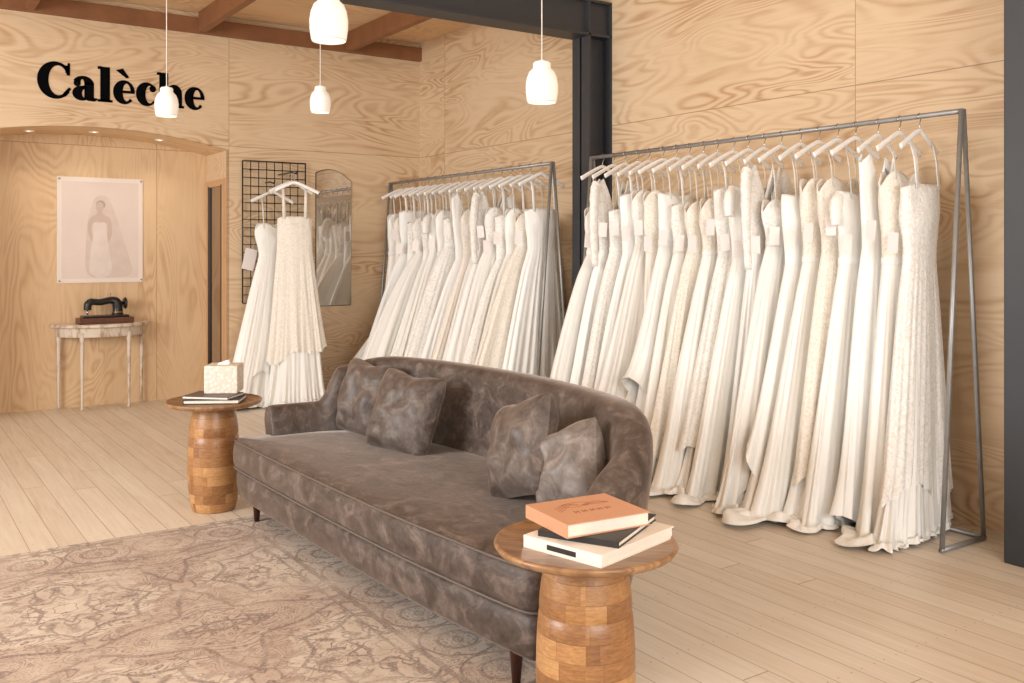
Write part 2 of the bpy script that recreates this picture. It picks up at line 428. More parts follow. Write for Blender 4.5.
# ------------------------------------------------------------------ pendants
M_shade = G('opal_glass_shade', .2); M_shade.color(c(246, 242, 236)); M_shade.b.inputs['Emission Color'].default_value = c(255, 246, 232); M_shade.b.inputs['Emission Strength'].default_value = .22; M_shade = M_shade.m
M_bulb = G('bulb_glow'); M_bulb.b.inputs['Emission Color'].default_value = c(255, 225, 180); M_bulb.b.inputs['Emission Strength'].default_value = 10; M_bulb = M_bulb.m
M_cord = simple('white_cord', c(235, 228, 220), .5)
for (x, y, z, s) in ((2.65, 3.64, 2.15, 1.06), (1.45, 3.37, 2.245, 1.0), (1.54, 6.10, 2.285, .98), (2.57, 6.12, 2.395, .98)):
    prof = [(.010, .192), (.013, .188), (.034, .184), (.040, .176), (.040, .158), (.043, .152), (.058, .138), (.068, .112), (.073, .08), (.072, .045), (.067, .01), (.064, 0), (.061, .004), (.065, .04), (.066, .07), (.061, .11), (.04, .14), (.01, .15)]
    sh = mk('lamp_shade', *glathe([(r*s, zz*s) for r, zz in prof], 40, False), M_shade)
    bl = mk('bulb', *glathe([(.004, .02), (.018, .03), (.024, .05), (.018, .075), (.01, .1), (.01, .15)], 20), M_bulb)
    cd = mk('cord', *gtube([(0, 0, .185*s), (0, 0, CE-z-.02)], .003, 8), M_cord)
    cn = mk('canopy', *glathe([(.045, CE-z), (.045, CE-z-.015), (.02, CE-z-.035)], 24), M_white)
    thing('pendant_lamp', 'small white opal glass tulip pendant lamp on thin cord', 'pendant lamp', (x, y, z), parts=[sh, bl, cd, cn], group='tulip pendant lamps')

# ------------------------------------------------------------------ sofa
def catmull(P, n=10):
    out = []
    for i in range(len(P)-1):
        p0 = P[max(i-1, 0)]; p1 = P[i]; p2 = P[i+1]; p3 = P[min(i+2, len(P)-1)]
        for k in range(n):
            t = k/n
            out.append(tuple(.5*((2*b)+(-a+cc_)*t+(2*a-5*b+4*cc_-d)*t*t+(-a+3*b-3*cc_+d)*t**3) for a, b, cc_, d in zip(p0, p1, p2, p3)))
    out.append(P[-1]); return out
def smooth(a, b, x):
    t = max(0, min(1, (x-a)/(b-a))); return t*t*(3-2*t)
SP = [(1.86, 2.42), (2.08, 2.43), (2.28, 2.50), (2.45, 2.71), (2.58, 3.12), (2.64, 3.7), (2.59, 4.32), (2.46, 4.74), (2.32, 4.95), (2.10, 5.04), (1.82, 5.06)]
path = catmull(SP, 10)
rings = []
m_ = len(path)
for i, (x, y) in enumerate(path):
    a = path[max(i-1, 0)]; b = path[min(i+1, m_-1)]
    tx, ty = b[0]-a[0], b[1]-a[1]; L = math.hypot(tx, ty); tx /= L; ty /= L
    nx, ny = ty, -tx
    if y > 3.7:
        e = smooth(2.10, 2.21, x); H = .605+.19*e+.07*smooth(2.2, 2.5, x)
    else:
        H = .56+.16*smooth(1.9, 2.2, x)+.145*smooth(2.15, 2.5, x)
    th = .125+.03*smooth(2.2, 2.6, x)
    sec = [(-.10, .14), (-.085, .15), (-.045, .32), (-.005, .5), (.02, H-.09), (.008, H-.03), (-.025, H-.003), (-th*.5, H), (-th+.03, H-.005), (-th+.005, H-.03), (-th-.005, H-.09), (-th-.03, .5), (-th-.05, .32), (-th-.05, .14)]
    rings.append([Vector((x+nx*n_, y+ny*n_, z)) for n_, z in sec])
def shrink(r, f, off):
    cen = sum(r, Vector())/len(r)
    return [cen+(p-cen)*f+off for p in r]
rings = [shrink(rings[0], .84, Vector((-.024, 0, 0))), shrink(rings[0], .96, Vector((-.02, 0, 0)))]+rings+[shrink(rings[-1], .96, Vector((-.02, 0, 0))), shrink(rings[-1], .84, Vector((-.024, 0, 0)))]
backrest = mk('backrest', *gloft(rings), M_sofa)
s_ = backrest.modifiers.new('s', 'SUBSURF'); s_.levels = 1; s_.render_levels = 1
def chaikin(P, k=3):
    for _ in range(k):
        Q = []
        for i in range(len(P)):
            a = P[i]; b = P[(i+1) % len(P)]
            Q.append((a[0]*.75+b[0]*.25, a[1]*.75+b[1]*.25)); Q.append((a[0]*.25+b[0]*.75, a[1]*.25+b[1]*.75))
        P = Q
    return P
plan = [(1.80, 2.425), (1.735, 2.43), (1.715, 2.50), (1.69, 2.7), (1.645, 3.2), (1.62, 3.8), (1.605, 4.4), (1.60, 4.8), (1.60, 4.97), (1.615, 5.0), (1.66, 5.015), (1.8, 5.015), (2.1, 4.98), (2.36, 4.75), (2.48, 4.2), (2.52, 3.7), (2.48, 3.2), (2.34, 2.74), (2.1, 2.50)]
plan = chaikin(plan, 2)
pc = (2.08, 3.71)
def inset(P, d, z):
    out = []
    for i, (x, y) in enumerate(P):
        a = P[i-1]; b = P[(i+1) % len(P)]
        tx, ty = b[0]-a[0], b[1]-a[1]; L = math.hypot(tx, ty) or 1
        out.append((x+ty/L*d, y-tx/L*d, z))
    return out
ar = sum(plan[i-1][0]*plan[i][1]-plan[i][0]*plan[i-1][1] for i in range(len(plan)))
sg = -1 if ar > 0 else 1
def rg(d, z): return inset(plan, d*sg, z)
base = mk('base', *gloft([rg(.045, .13), rg(.03, .135), rg(.022, .15), rg(.012, .21), rg(.012, .27), rg(.03, .288)]), M_sofa)
cu = [rg(.03, .288), rg(.008, .294), rg(-.004, .32), rg(-.007, .37), rg(-.002, .415), rg(.010, .438), rg(.03, .450)]
for f, z in ((.88, .457), (.7, .463), (.4, .466), (.1, .467)):
    cu.append([(pc[0]+(p[0]-pc[0])*f, pc[1]+(p[1]-pc[1])*f, z) for p in rg(.03, .45)])
seat = mk('seat_cushion', *gloft(cu), M_sofa)
def piping(d, z): 
    r = [Vector(p) for p in rg(d, z)]; r.append(r[0])
    return gtube(r, .005, 6, cap=False)
M_pip = simple('velvet_piping', c(106, 94, 87), .6)
pp = mk('piping', *join(piping(.0, .298), piping(.004, .438)), M_pip)
parts = [backrest, base, seat, pp]
for (x, y) in ((1.76, 2.56), (1.70, 4.9), (2.38, 2.87), (2.38, 4.58)):
    parts.append(mk('leg', *xf(glathe([(.013, .013 if x < 2 else 0), (.024, .14), (.026, .15)], 16), Matrix.Translation((x, y, 0))), M_darkwood, label='dark wooden tapered leg'))
thing('sofa', 'long curved taupe brown velvet sofa with single bench cushion', 'sofa', (2.1, 3.7, 0), parts=parts, world=True)

def gpillow(w, h, T, seed):
    N = 28; V = []; F = []
    for side in (1, -1):
        for i in range(N+1):
            for j in range(N+1):
                u = -1+2*i/N; v = -1+2*j/N
                k = 1-.05*(1-u*u)*(abs(v)**3); l = 1-.05*(1-v*v)*(abs(u)**3)
                cr = 1-.045*(u*u*v*v)**3
                th = T*(max(0, 1-abs(u)**2.8)**.55)*(max(0, 1-abs(v)**2.8)**.55)
                th *= 1+.28*noise.noise(Vector((u*2.2+seed, v*2.2, side)))
                V.append((u*w/2*l*cr, side*th, v*h/2*k*cr-.018*math.exp(-((u)**2)*8)*max(0, v)**3))
    n = (N+1)**2
    for s in (0, 1):
        for i in range(N):
            for j in range(N):
                q = (s*n+i*(N+1)+j, s*n+(i+1)*(N+1)+j, s*n+(i+1)*(N+1)+j+1, s*n+i*(N+1)+j+1)
                F.append(q if s else q[::-1])
    return V, F
def pillow(x, y, z, w, yaw, lean, roll, seed, label, m=None):
    o = mk('cushion', *gpillow(w, w, .10, seed), m or M_cush)
    o.location = (x, y, z)
    o.rotation_euler = (Matrix.Rotation(math.radians(yaw), 4, 'Z') @ Matrix.Rotation(math.radians(-lean), 4, 'X') @ Matrix.Rotation(math.radians(roll), 4, 'Y')).to_euler()
    top(o, label, 'cushion', 'velvet cushions on the sofa')
pillow(2.22, 4.66, .65, .41, -80, 14, 3, 1.3, 'taupe velvet square cushion leaning at the sofa end')
pillow(2.20, 4.17, .645, .41, -70, 19, 5, 5.3, 'taupe velvet square cushion overlapping another on the sofa')
pillow(2.14, 3.07, .668, .40, -98, 15, -18, 9.3, 'taupe velvet cushion tilted on one corner on the sofa')
pillow(2.18, 2.82, .630, .33, -92, 18, -24, 12.3, 'smaller silvery grey velvet cushion tucked against the sofa arm', M_cushl)

# ------------------------------------------------------------------ side tables
def side_table(x, y, rot, label):
    tp = mk('table_top', *glathe([(.12, .578), (.225, .58), (.255, .592), (.262, .604), (.260, .611), (.252, .613), (.246, .607), (.1, .607), (.01, .607)], 72), M_ttop)
    prof = [(.112, 0), (.116, .005), (.124, .03), (.133, .08), (.139, .15), (.142, .23), (.141, .31), (.137, .38), (.134, .41), (.1295, .416), (.1295, .420), (.133, .426), (.131, .46), (.126, .50), (.119, .535), (.116, .555), (.117, .567), (.120, .58)]
    bs = mk('pedestal', *glathe(prof, 56), M_blocks)
    return thing('side_table', label, 'side table', (x, y, 0), rot, [tp, bs], group='round wooden side tables')
side_table(1.60, 5.32, .4, 'round wooden drum side table standing beside the sofa end')
T2 = (1.69, 2.11); t2 = side_table(T2[0], T2[1], .9, 'round wooden drum side table holding a stack of books')
t2.location.z = .012

def book(w, d, h, colr, loc, rot, label, group, soft=False, prt=None, spinecol=None):
    m = simple('book_cover', colr, .45, var=.04)
    t = .003
    cv = mk('cover', *join(gbox(-w/2, w/2, -d/2, d/2, 0, t), gbox(-w/2, w/2, -d/2, d/2, h-t, h), gbox(-w/2, -w/2+t, -d/2, d/2, t, h-t)), m, False)
    pg = box('pages', -w/2+t, w/2-.004, -d/2+.004, d/2-.004, t, h-t, M_paper)
    ps = [cv, pg]
    if prt: ps.append(mk('cover_print', *prt, simple('cover_ink', spinecol, .5), False))
    return thing('book', label, 'book', loc, rot, ps, group=group)
def strokes(w, d, h):
    gs = []
    for k in range(5):
        x = -.055+k*.026
        gs.append(gbox(x, x+.004, -.03, -.012, h, h+.0006)); gs.append(gbox(x, x+.015, -.0215, -.0195, h, h+.0006)); gs.append(gbox(x+.012, x+.015, -.03, -.012, h, h+.0006))
    for k in range(30):
        a = 2*PI*k/30; b = 2*PI*(k+1)/30
        P = [(-.01+.045*math.cos(a), .045+.022*math.sin(a)), (-.01+.045*math.cos(b), .045+.022*math.sin(b))]
        gs.append(gtube([(P[0][0], P[0][1], h), (P[1][0], P[1][1], h)], .0009, 5))
    for k in range(4):
        gs.append(gtube([(-.09, .03-.012*k, h), (-.05+.012*k, .06, h), (.0, .035, h), (.06, .055-.01*k, h), (.095, .03, h)], .0008, 5))
    return join(*gs)
zt = .619
g2 = 'books stacked on the wooden table'
book(.35, .27, .034, c(240, 232, 222), (T2[0]+.028, T2[1]-.030, zt), math.radians(14), 'thick white hardcover book lying at the stack bottom', g2, prt=gbox(-.176, -.1751, -.05, .05, .01, .024), spinecol=c(40, 36, 34))
book(.30, .24, .018, c(38, 34, 34), (T2[0]+.040, T2[1]-.01, zt+.034), math.radians(28), 'thin black book in the middle of the stack', g2)
book(.275, .23, .038, c(210, 156, 122), (T2[0]+.015, T2[1]+.012, zt+.052), math.radians(-6), 'terracotta orange hardcover book with line drawing on top', g2, prt=strokes(.28, .22, .038), spinecol=c(150, 96, 70))
g1 = 'books under the tissue box'
book(.30, .22, .022, c(40, 36, 36), (1.60, 5.29, .608), math.radians(-30), 'black book lying on the round side table', g1)
book(.27, .2, .016, c(90, 76, 70), (1.59, 5.30, .630), math.radians(-44), 'dark brown book lying on a black book', g1)
def tissue():
    g = G('patterned_cream', .6); x, y, z, o = g.coords()
    v = g.n('TexVoronoi', Vector=o, Scale=50).outputs['Distance']
    g.color(g.ramp(v, [(.15, c(242, 234, 224)), (.55, c(222, 208, 194))])); g.bump(v, .6, .004); return g.m
bx = box('box_body', -.092, .092, -.085, .085, 0, .155, tissue(), .006)
tr = []
for k in range(6):
    f = k/5
    tr.append([((.035*(1-f*.1))*math.cos(a*PI/8)+.006*math.sin(a*1.9+k)*f, .010*math.sin(a*PI/8)*(1-.7*f)+.005*math.sin(a*.8)*f, .15+.022*f+.010*math.cos(a*PI/8)*f) for a in range(16)])
ti = mk('tissue', *gloft(tr), F_crepe)
thing('tissue_box', 'cream patterned square tissue box standing on stacked books', 'tissue box', (1.67, 5.36, .646), math.radians(-30), [bx, ti])

# ------------------------------------------------------------------ poster
M_post = simple('poster_print', c(230, 216, 206), .3, var=.03, scale=2)
pn = box('print_panel', -.375, .375, -.008, 0, -.49, .49, M_post, .002)
bg = box('print_area', -.335, .335, -.0088, -.008, -.45, .45, simple('poster_backdrop', c(222, 205, 195), .4, var=.06, scale=3))
def flat(name, pts, y, col, label=None):
    V = [(x, y, z) for x, z in pts]+[(x, y+.0012, z) for x, z in pts]; n = len(pts)
    F = [tuple(range(n)), tuple(reversed(range(n, 2*n)))]+[(i, (i+1) % n, n+(i+1) % n, n+i) for i in range(n)]
    return mk(name, V, F, simple(name+'_tint', col, .45, var=.09, scale=9), False)
def ell(cx, cz, rx, rz, n=24): return [(cx+rx*math.cos(2*PI*i/n), cz+rz*math.sin(2*PI*i/n)) for i in range(n)]
veil = flat('veil_print', chaikin([(-.05, .32), (.05, .33), (.10, .24), (.17, .02), (.25, -.25), (.30, -.44), (.05, -.44), (-.14, -.44), (-.13, -.15), (-.12, .05), (-.09, .2)], 2), -.0098, c(214, 196, 185))
gown = flat('gown_print', chaikin([(-.075, .08), (-.02, .06), (.05, .08), (.052, -.05), (.08, -.22), (.11, -.44), (-.11, -.44), (-.09, -.2), (-.065, -.05)], 2), -.0114, c(224, 209, 200))
skin = flat('figure_print', chaikin([(-.03, .18), (.01, .18), (.02, .145), (.085, .12), (.105, .0), (.08, -.1), (.05, -.13), (.03, -.11), (.065, .0), (.05, .08), (-.07, .08), (-.09, .0), (-.05, -.10), (-.08, -.12), (-.12, .0), (-.10, .12), (-.035, .145)], 2), -.0105, c(202, 180, 167))
head = flat('head_print', ell(-.01, .215, .034, .048), -.0114, c(201, 179, 166))
hair = flat('hair_print', ell(-.002, .238, .042, .042), -.0108, c(180, 158, 146))
so = []
for x, z in ((-.355, -.47), (.355, -.47), (-.355, .47), (.355, .47)):
    so.append(mk('standoff_bolt', *xf(glathe([(.009, 0), (.009, .012), (.005, .015)], 14), Matrix.Translation((x, -.008, z)) @ Matrix.Rotation(PI/2, 4, 'X')), M_chrome))
thing('poster', 'pale portrait poster of a bride in a veil', 'poster', (1.795, YA-.001, 1.635), parts=[pn, bg, veil, gown, skin, head, hair]+so)

# ------------------------------------------------------------------ console + sewing machine
g = G('distressed_white_paint', .6); x, y, z, o = g.coords()
g.color(g.ramp(g.noise(g.vec(x, y, g.math('MULTIPLY', z, .3)), 14, 5, .7), [(.38, c(166, 140, 116)), (.50, c(214, 200, 184))])); M_dist = g.m
def half(rx, ry, z, n=28):
    return [(rx*math.cos(PI+PI*i/n), ry*math.sin(PI+PI*i/n), z) for i in range(n+1)]
tp = mk('table_top', *gloft([half(.42, .34, .745), half(.435, .352, .75), half(.435, .352, .768), half(.425, .342, .775)]), M_dist, False)
ap = mk('apron', *gloft([half(.385, .305, .66), half(.385, .305, .745)]), M_dist, False)
ps = [tp, ap]
for x, y in ((-.36, -.03), (.36, -.03), (-.2, -.25), (.2, -.25)):
    ps.append(mk('leg', *xf(glathe([(.010, 0), (.015, .02), (.010, .05), (.014, .3), (.018, .55), (.014, .60), (.022, .63), (.022, .70)], 14), Matrix.Translation((x, y, 0))), M_dist))
thing('console_table', 'half-moon console table in distressed white paint', 'console table', (1.79, YA-.015, 0), parts=ps)
M_mw = simple('machine_base_wood', c(96, 54, 32), .4, var=.2)
gold = simple('machine_gold', c(196, 160, 84), .3, .8)
wb = box('wooden_base', -.235, .235, -.09, .09, 0, .055, M_mw, .006)
bed = box('bed', -.2, .2, -.07, .07, .056, .075, M_black, .005)
AP = catmull([(.11, 0, .07), (.112, 0, .13), (.10, 0, .19), (.05, 0, .21), (-.04, 0, .195), (-.11, 0, .20), (-.145, 0, .18), (-.15, 0, .125)], 6)
arm = mk('arm', *gtube(AP, [.055, .053, .050, .048, .046, .045]+[.044]*6+[.042, .042, .04, .038, .036, .035]+[.031]*6+[.030]*6+[.033]*6+[.034]*7, 16, flat=(1, .85)), M_black)
nd = mk('needle_bar', *gtube([(-.15, 0, .13), (-.15, 0, .078)], .007, 8), M_chrome)
pf = box('presser_foot', -.165, -.135, -.015, .008, .075, .08, M_chrome)
whl = mk('handwheel', *xf(glathe([(.008, -.012), (.044, -.012), (.054, -.004), (.054, .006), (.044, .012), (.008, .012)], 28), Matrix.Translation((.178, 0, .18)) @ Matrix.Rotation(PI/2, 4, 'Y')), M_black)
axl = mk('axle', *gtube([(.10, 0, .18), (.18, 0, .18)], .016, 12), M_black)
sp = mk('spool_pin', *gtube([(.05, 0, .235), (.05, 0, .275)], .004, 8), M_chrome)
bd = mk('gold_band', *xf(glathe([(.050, -.004), (.053, 0), (.050, .004)], 20), Matrix.Translation((.112, 0, .1))), gold)
thing('sewing_machine', 'vintage black sewing machine on wooden base on console table', 'sewing machine', (1.80, YA-.17, .776), .05, [wb, bed, arm, nd, pf, whl, axl, sp, bd])

# ------------------------------------------------------------------ wall grid
gx0, gx1, gz0, gz1 = 2.90, 3.52, .95, 2.29
gs = []
nx_, nz_ = 8, 17
for i in range(nx_+1):
    x = gx0+(gx1-gx0)*i/nx_; gs.append(gtube([(x, YB-.03, gz0), (x, YB-.03, gz1)], .007 if i in (0, nx_) else .0045, 6))
for i in range(nz_+1):
    z = gz0+(gz1-gz0)*i/nz_; gs.append(gtube([(gx0, YB-.036, z), (gx1, YB-.036, z)], .007 if i in (0, nz_) else .0045, 6))
for x in (gx0+.08, gx1-.08):
    for z in (gz0+.08, gz1-.08): gs.append(gtube([(x, YB-.03, z), (x, YB-.001, z)], .008, 8))
gr = mk('wire_grid', *join(*gs), M_black)
GX, GY, GZ = 3.25, 8.34, 2.15
G2X, G2Y, G2Z = 3.12, 8.56, 2.07
def arm_(x, y, z): return mk('display_arm', *gtube([(x, YB-.03, z+.02), (x, y+.06, z+.02), (x, y-.04, z), (x, y-.06, z+.025)], .007, 8), M_black)
thing('grid_panel', 'black wire grid display panel mounted on plywood wall', 'wire grid panel', (gx0, YB-.03, gz0), parts=[gr, arm_(GX, GY, GZ), arm_(G2X, G2Y, G2Z)], world=True)

# ------------------------------------------------------------------ hangers
def ghook():
    P = []
    for k in range(15):
        a = math.radians(205-k*20); P.append((.019*math.cos(a), 0, .019*math.sin(a)))
    P = P[:14]+[(.004, 0, -.030), (0, 0, -.042), (0, 0, -.075)]
    return gtube(P, .0026, 8)
hb = catmull([(-.22, 0, -.166), (-.17, 0, -.142), (-.09, 0, -.104), (-.035, 0, -.080), (0, 0, -.070), (.035, 0, -.080), (.09, 0, -.104), (.17, 0, -.142), (.22, 0, -.166)], 4)
rad = [.011+.004*min(1, abs(i-16)/16) for i in range(len(hb))]
HB = mk('hanger_body', *gtube(hb, rad, 10, flat=(.45, 1.1)), M_hanger)
HH = mk('hook', *ghook(), M_chrome, label='chrome wire hook')
first = [True]
def hanger(loc, rot, group, label):
    e = bpy.data.objects.new('clothes_hanger', None); COL.objects.link(e)
    e.location = loc; e.rotation_euler = (0, 0, rot)
    e['label'] = label; e['category'] = 'hanger'; e['group'] = group
    for src in (HB, HH):
        if first[0]: o = src
        else:
            o = src.copy(); COL.objects.link(o)
        o.parent = e
    first[0] = False

# ------------------------------------------------------------------ dresses
def ell_u(a=.34, d=.09, n=120):
    P = [(a*math.cos(2*PI*j/n), d*math.sin(2*PI*j/n)) for j in range(n)]
    cum = [0]
    for j in range(n): 
        q = P[(j+1) % n]; cum.append(cum[-1]+math.hypot(q[0]-P[j][0], q[1]-P[j][1]))
    return [v/cum[-1] for v in cum[:-1]]
NTH = 180
U = ell_u(n=NTH)
def tri(v):
    return 1.75*abs(math.sin(v/2))-1.1
def gown_geo(zt, zw, zh, a1, a0, front, back, d0, d1, amp, nf, rnd, style='sweet', p=.9, scallop=0, pool=0, zlift=.0, mermaid=0, hemvar=0, sm=.75, ruffle=.8):
    ph = [rnd.uniform(0, 6.28) for _ in range(9)]; sd = rnd.uniform(0, 50)
    nf = int(nf); nf2 = max(2, int(nf*.5)); NP = 7; nrow = 40
    def cloth(t, w, co):
        ir = noise.noise(Vector((math.cos(w)*1.7+sd, math.sin(w)*1.7, t*.7)))
        ir2 = noise.noise(Vector((math.cos(w)*4+sd, math.sin(w)*4+9, t*1.0)))
        ir3 = noise.noise(Vector((math.cos(w)*9+sd, math.sin(w)*9+3, t*.8)))
        F = tri(nf*w+ph[0]+4.5*ir)*sm+math.sin(nf2*w+ph[2]+.8*math.sin(w+ph[3])-.4*t)*.5+.3*math.sin((nf*2+1)*w+ph[4]+ir*5)*(.5+ir2)*sm+ir2*.6+ir3*(.4+.5*sm)
        return F, ir
    rows_s = []
    tot = nrow+(NP if pool else 0)
    for i in range(tot+1):
        t = min(1, i/nrow); ex = max(0, i-nrow)/NP
        g_ = t**p if not mermaid else .22*t+.78*smooth(mermaid, 1.05, t)
        st = smooth(0, .12, t); g_ = g_*(.75+.25*st)
        xl = -(a0+(front-a0)*g_); xr = a0+(back-a0)*g_
        cx = (xl+xr)/2; a = (xr-xl)/2; d = d0+(d1-d0)*t**.8
        row = []
        for j in range(NTH):
            th = 2*PI*j/NTH; u = U[j]; co, si = math.cos(th), math.sin(th)
            nx, ny = co/a, si/d; L = math.hypot(nx, ny); nx /= L; ny /= L
            w = 2*PI*u
            F, ir = cloth(t, w, co)
            A = amp*(.06+.94*t**.9)*(1+.8*ir)
            rf = ruffle*t**9
            frontw = max(0, -co)
            disp = A*F*(1+.3*frontw**4*t)+rf*.013*math.sin((nf*2+5)*w+ph[7]+3*ir)*(1+frontw)
            z = zw+(zh-zw)*t
            if scallop: z += t**6*(.020*abs(math.sin(10*w)))
            z += t*zlift*max(0, co)
            if hemvar: z += t**3*hemvar*(.5+.5*math.sin(w*1+ph[5]))+t**4*hemvar*.35*math.sin(3*w+ph[6])
            x = cx+a*co+nx*disp-rf*.02*frontw; y = d*si+ny*disp
            if ex:
                cr = noise.noise(Vector((x*12+sd, y*12, ex*2.0)))
                lob = max(.15, .75+.8*noise.noise(Vector((math.cos(w)*2.2+sd+20, math.sin(w)*2.2, 3))))
                o_ = pool*ex*(.15+.85*frontw)*lob*(1+.8*F*.5+.5*cr)
                x += nx*o_; y += ny*o_*.5
                z = max(.008, z*(1-ex)**1.4)+(.026*math.sin(ex*PI*.85)+.003)*max(0, .7+.8*F+1.6*cr)
            row.append((x, y, max(z, .008)))
        rows_s.append(row)
    rows_b = []
    nr = 18
    for i in range(nr+1):
        t = i/nr; a = a0+(a1-a0)*smooth(0, 1, t)
        row = []
        for j in range(NTH):
            th = 2*PI*j/NTH; co, si = math.cos(th), math.sin(th); w = 2*PI*U[j]
            if style == 'v': dd = d0*(1-.35*t)
            else: dd = d0*(1+.32*math.exp(-((t-.62)/.22)**2))
            if style == 'v': tz = zt-.27+(.27)*min(1, abs(co)*1.5)**1.1-.05*max(0, abs(co)-.7)/.3
            elif style == 'square': tz = zt-.02*abs(co)**6
            elif style == 'off': tz = zt+.015*abs(co)-.03*math.exp(-(co*4)**2)
            else: tz = zt-.055*abs(co)**5+.028*abs(math.sin(th*2))-.02*math.exp(-(co*5)**2)
            z = zw+(tz-zw)*t
            F, ir = cloth(-t*.6, w, co)
            q = amp*.06*F*(1-.6*t)+.010*t*noise.noise(Vector((co*2+sd, si*2, z*9)))
            nx, ny = co/a, si/dd; L = math.hypot(nx, ny)
            row.append((a*co+nx/L*q, dd*si+ny/L*q, z))
        rows_b.append(row)
    rows_b.append([(x*.94, y*.85, z-.004) for x, y, z in rows_b[-1]])
    rows_b.append([(x*.9, y*.72, z-.06) for x, y, z in rows_b[-1]])
    return gloft(rows_b, False), gloft(rows_s, False), rows_b[0]
def dress(loc, rot, st, rnd, group, front, back=.28, short=0, dd=.076, place_='hanging on the metal rack', tag=True, zoff=0, lacehem=None, mer=None, p=None, a0=None, hz=2.13):
    name, fab, bfab, bstyle, pool, under, sleeve, desc = st
    zt = rnd.uniform(1.72, 1.84)+zoff if bstyle != 'v' else 1.955+zoff
    zw = rnd.uniform(1.36, 1.50)+zoff
    a1 = rnd.uniform(.155, .18) if bstyle != 'v' else .18
    if a0 is None: a0 = rnd.uniform(.13, .155)
    smooth_ = fab is F_satin or fab is F_blush
    nf = rnd.choice((2, 3, 4, 5)) if smooth_ else rnd.choice((7, 9, 11, 14))
    zh = .03+short
    if mer is None: mer = rnd.choice((0, 0, 0, 0, .36)) if not pool > .1 else 0
    ps = []
    amp = rnd.uniform(.022, .032) if smooth_ else (.018 if fab is not F_lace else .015)
    if p is None: p = rnd.uniform(.75, 1.0)
    sm = .25 if smooth_ else .7
    if under:
        lh = lacehem if lacehem is not None else .08+rnd.uniform(0, .24)
        b_, s1, wr = gown_geo(zt, zw, lh+short, a1, a0, front+.012, back, .05, dd+.006, amp, nf, rnd, bstyle, p=p, scallop=1 if under == 1 else 0, mermaid=mer, hemvar=.12 if under == 1 else .28, sm=sm, ruffle=.2)
        _, s2, _w = gown_geo(zt, zw-.03, zh, a1, a0-.012, front+.015, back-.01, .038, dd+.004, amp*.9, nf+3, rnd, bstyle, p=p*1.15, pool=pool*.9, zlift=.05, ruffle=1.0)
        ps.append(mk('bodice', *b_, bfab))
        ps.append(mk('skirt', *s1, fab, label='lace overskirt with scalloped hem' if under == 1 else 'top layer with uneven draped hem'))
        ps.append(mk('underskirt', *s2, F_tulle if under == 2 else F_satin, label='plain underskirt layer'))
    else:
        b_, s1, wr = gown_geo(zt, zw, zh, a1, a0, front, back, .05, dd, amp, nf, rnd, bstyle, p=p, pool=pool, zlift=.05, mermaid=mer, hemvar=0 if pool else .18, sm=sm, ruffle=.8)
        ps.append(mk('bodice', *b_, bfab)); ps.append(mk('skirt', *s1, fab))
    if rnd.random() < .35:
        rows = [[(x*f, y*f, zz) for x, y, _ in wr] for f, zz in ((1.0, zw-.014), (1.035, zw-.012), (1.045, zw+.008), (1.035, zw+.026), (1.0, zw+.028))]
        ps.append(mk('waistband', *gloft(rows, False), F_satin if bfab is not F_satin else F_crepe))
    if bstyle != 'v':
        for sgn in (-1, 1):
            x0 = sgn*a1*.62
            zb = zt-.015
            P = [(x0, -.046, zb-.01), (x0*1.03, -.034, zb+(hz-.135-zb)*.6), (x0*1.05, -.014, hz-.115-abs(x0)*.2)]
            ps.append(mk('strap', *gtube(P, .004 if bstyle != 'square' else .009, 6, flat=(1.6, .4)), bfab))
    if sleeve:
        for sgn in (-1, 1):
            if sleeve == 1:
                P = catmull([(sgn*.165, 0, zt-.05), (sgn*.195, -.01, zt-.10), (sgn*.225, -.03, zt-.25), (sgn*.24, -.045, zt-.42), (sgn*.235, -.055, zt-.62)], 5)
                n = len(P); rr = [.05-.022*i/n+.003*math.sin(i*2.1) for i in range(n)]
            else:
                P = catmull([(sgn*.14, 0, zt-.02), (sgn*.18, -.01, zt-.04), (sgn*.205, -.02, zt-.10), (sgn*.21, -.025, zt-.17)], 5)
                n = len(P); rr = [.028+.016*math.sin(PI*i/n)+.003*math.sin(i*2.3) for i in range(n)]
            ps.append(mk('sleeve', *gtube(P, rr, 18, flat=(.7, 1)), bfab))
    if tag:
        tx = -.18-rnd.uniform(0, .04); tz = rnd.uniform(1.50, 1.68)+zoff; ty = -.088
        ps.append(mk('price_tag', *join(xf(gbox(-.028, .028, -.001, .001, -.10, 0), Matrix.Translation((tx, ty, tz)) @ Matrix.Rotation(rnd.uniform(-.7, -.3), 4, 'Z') @ Matrix.Rotation(rnd.uniform(-.12, .12), 4, 'Y')),
              gtube([(tx, ty, tz), (tx*.9, -.05, tz+.2)], .0010, 5)), M_tag, False, label='white card price tag on string'))
    return thing('wedding_dress', desc+' '+place_, 'dress', loc, rot, ps, group=group)

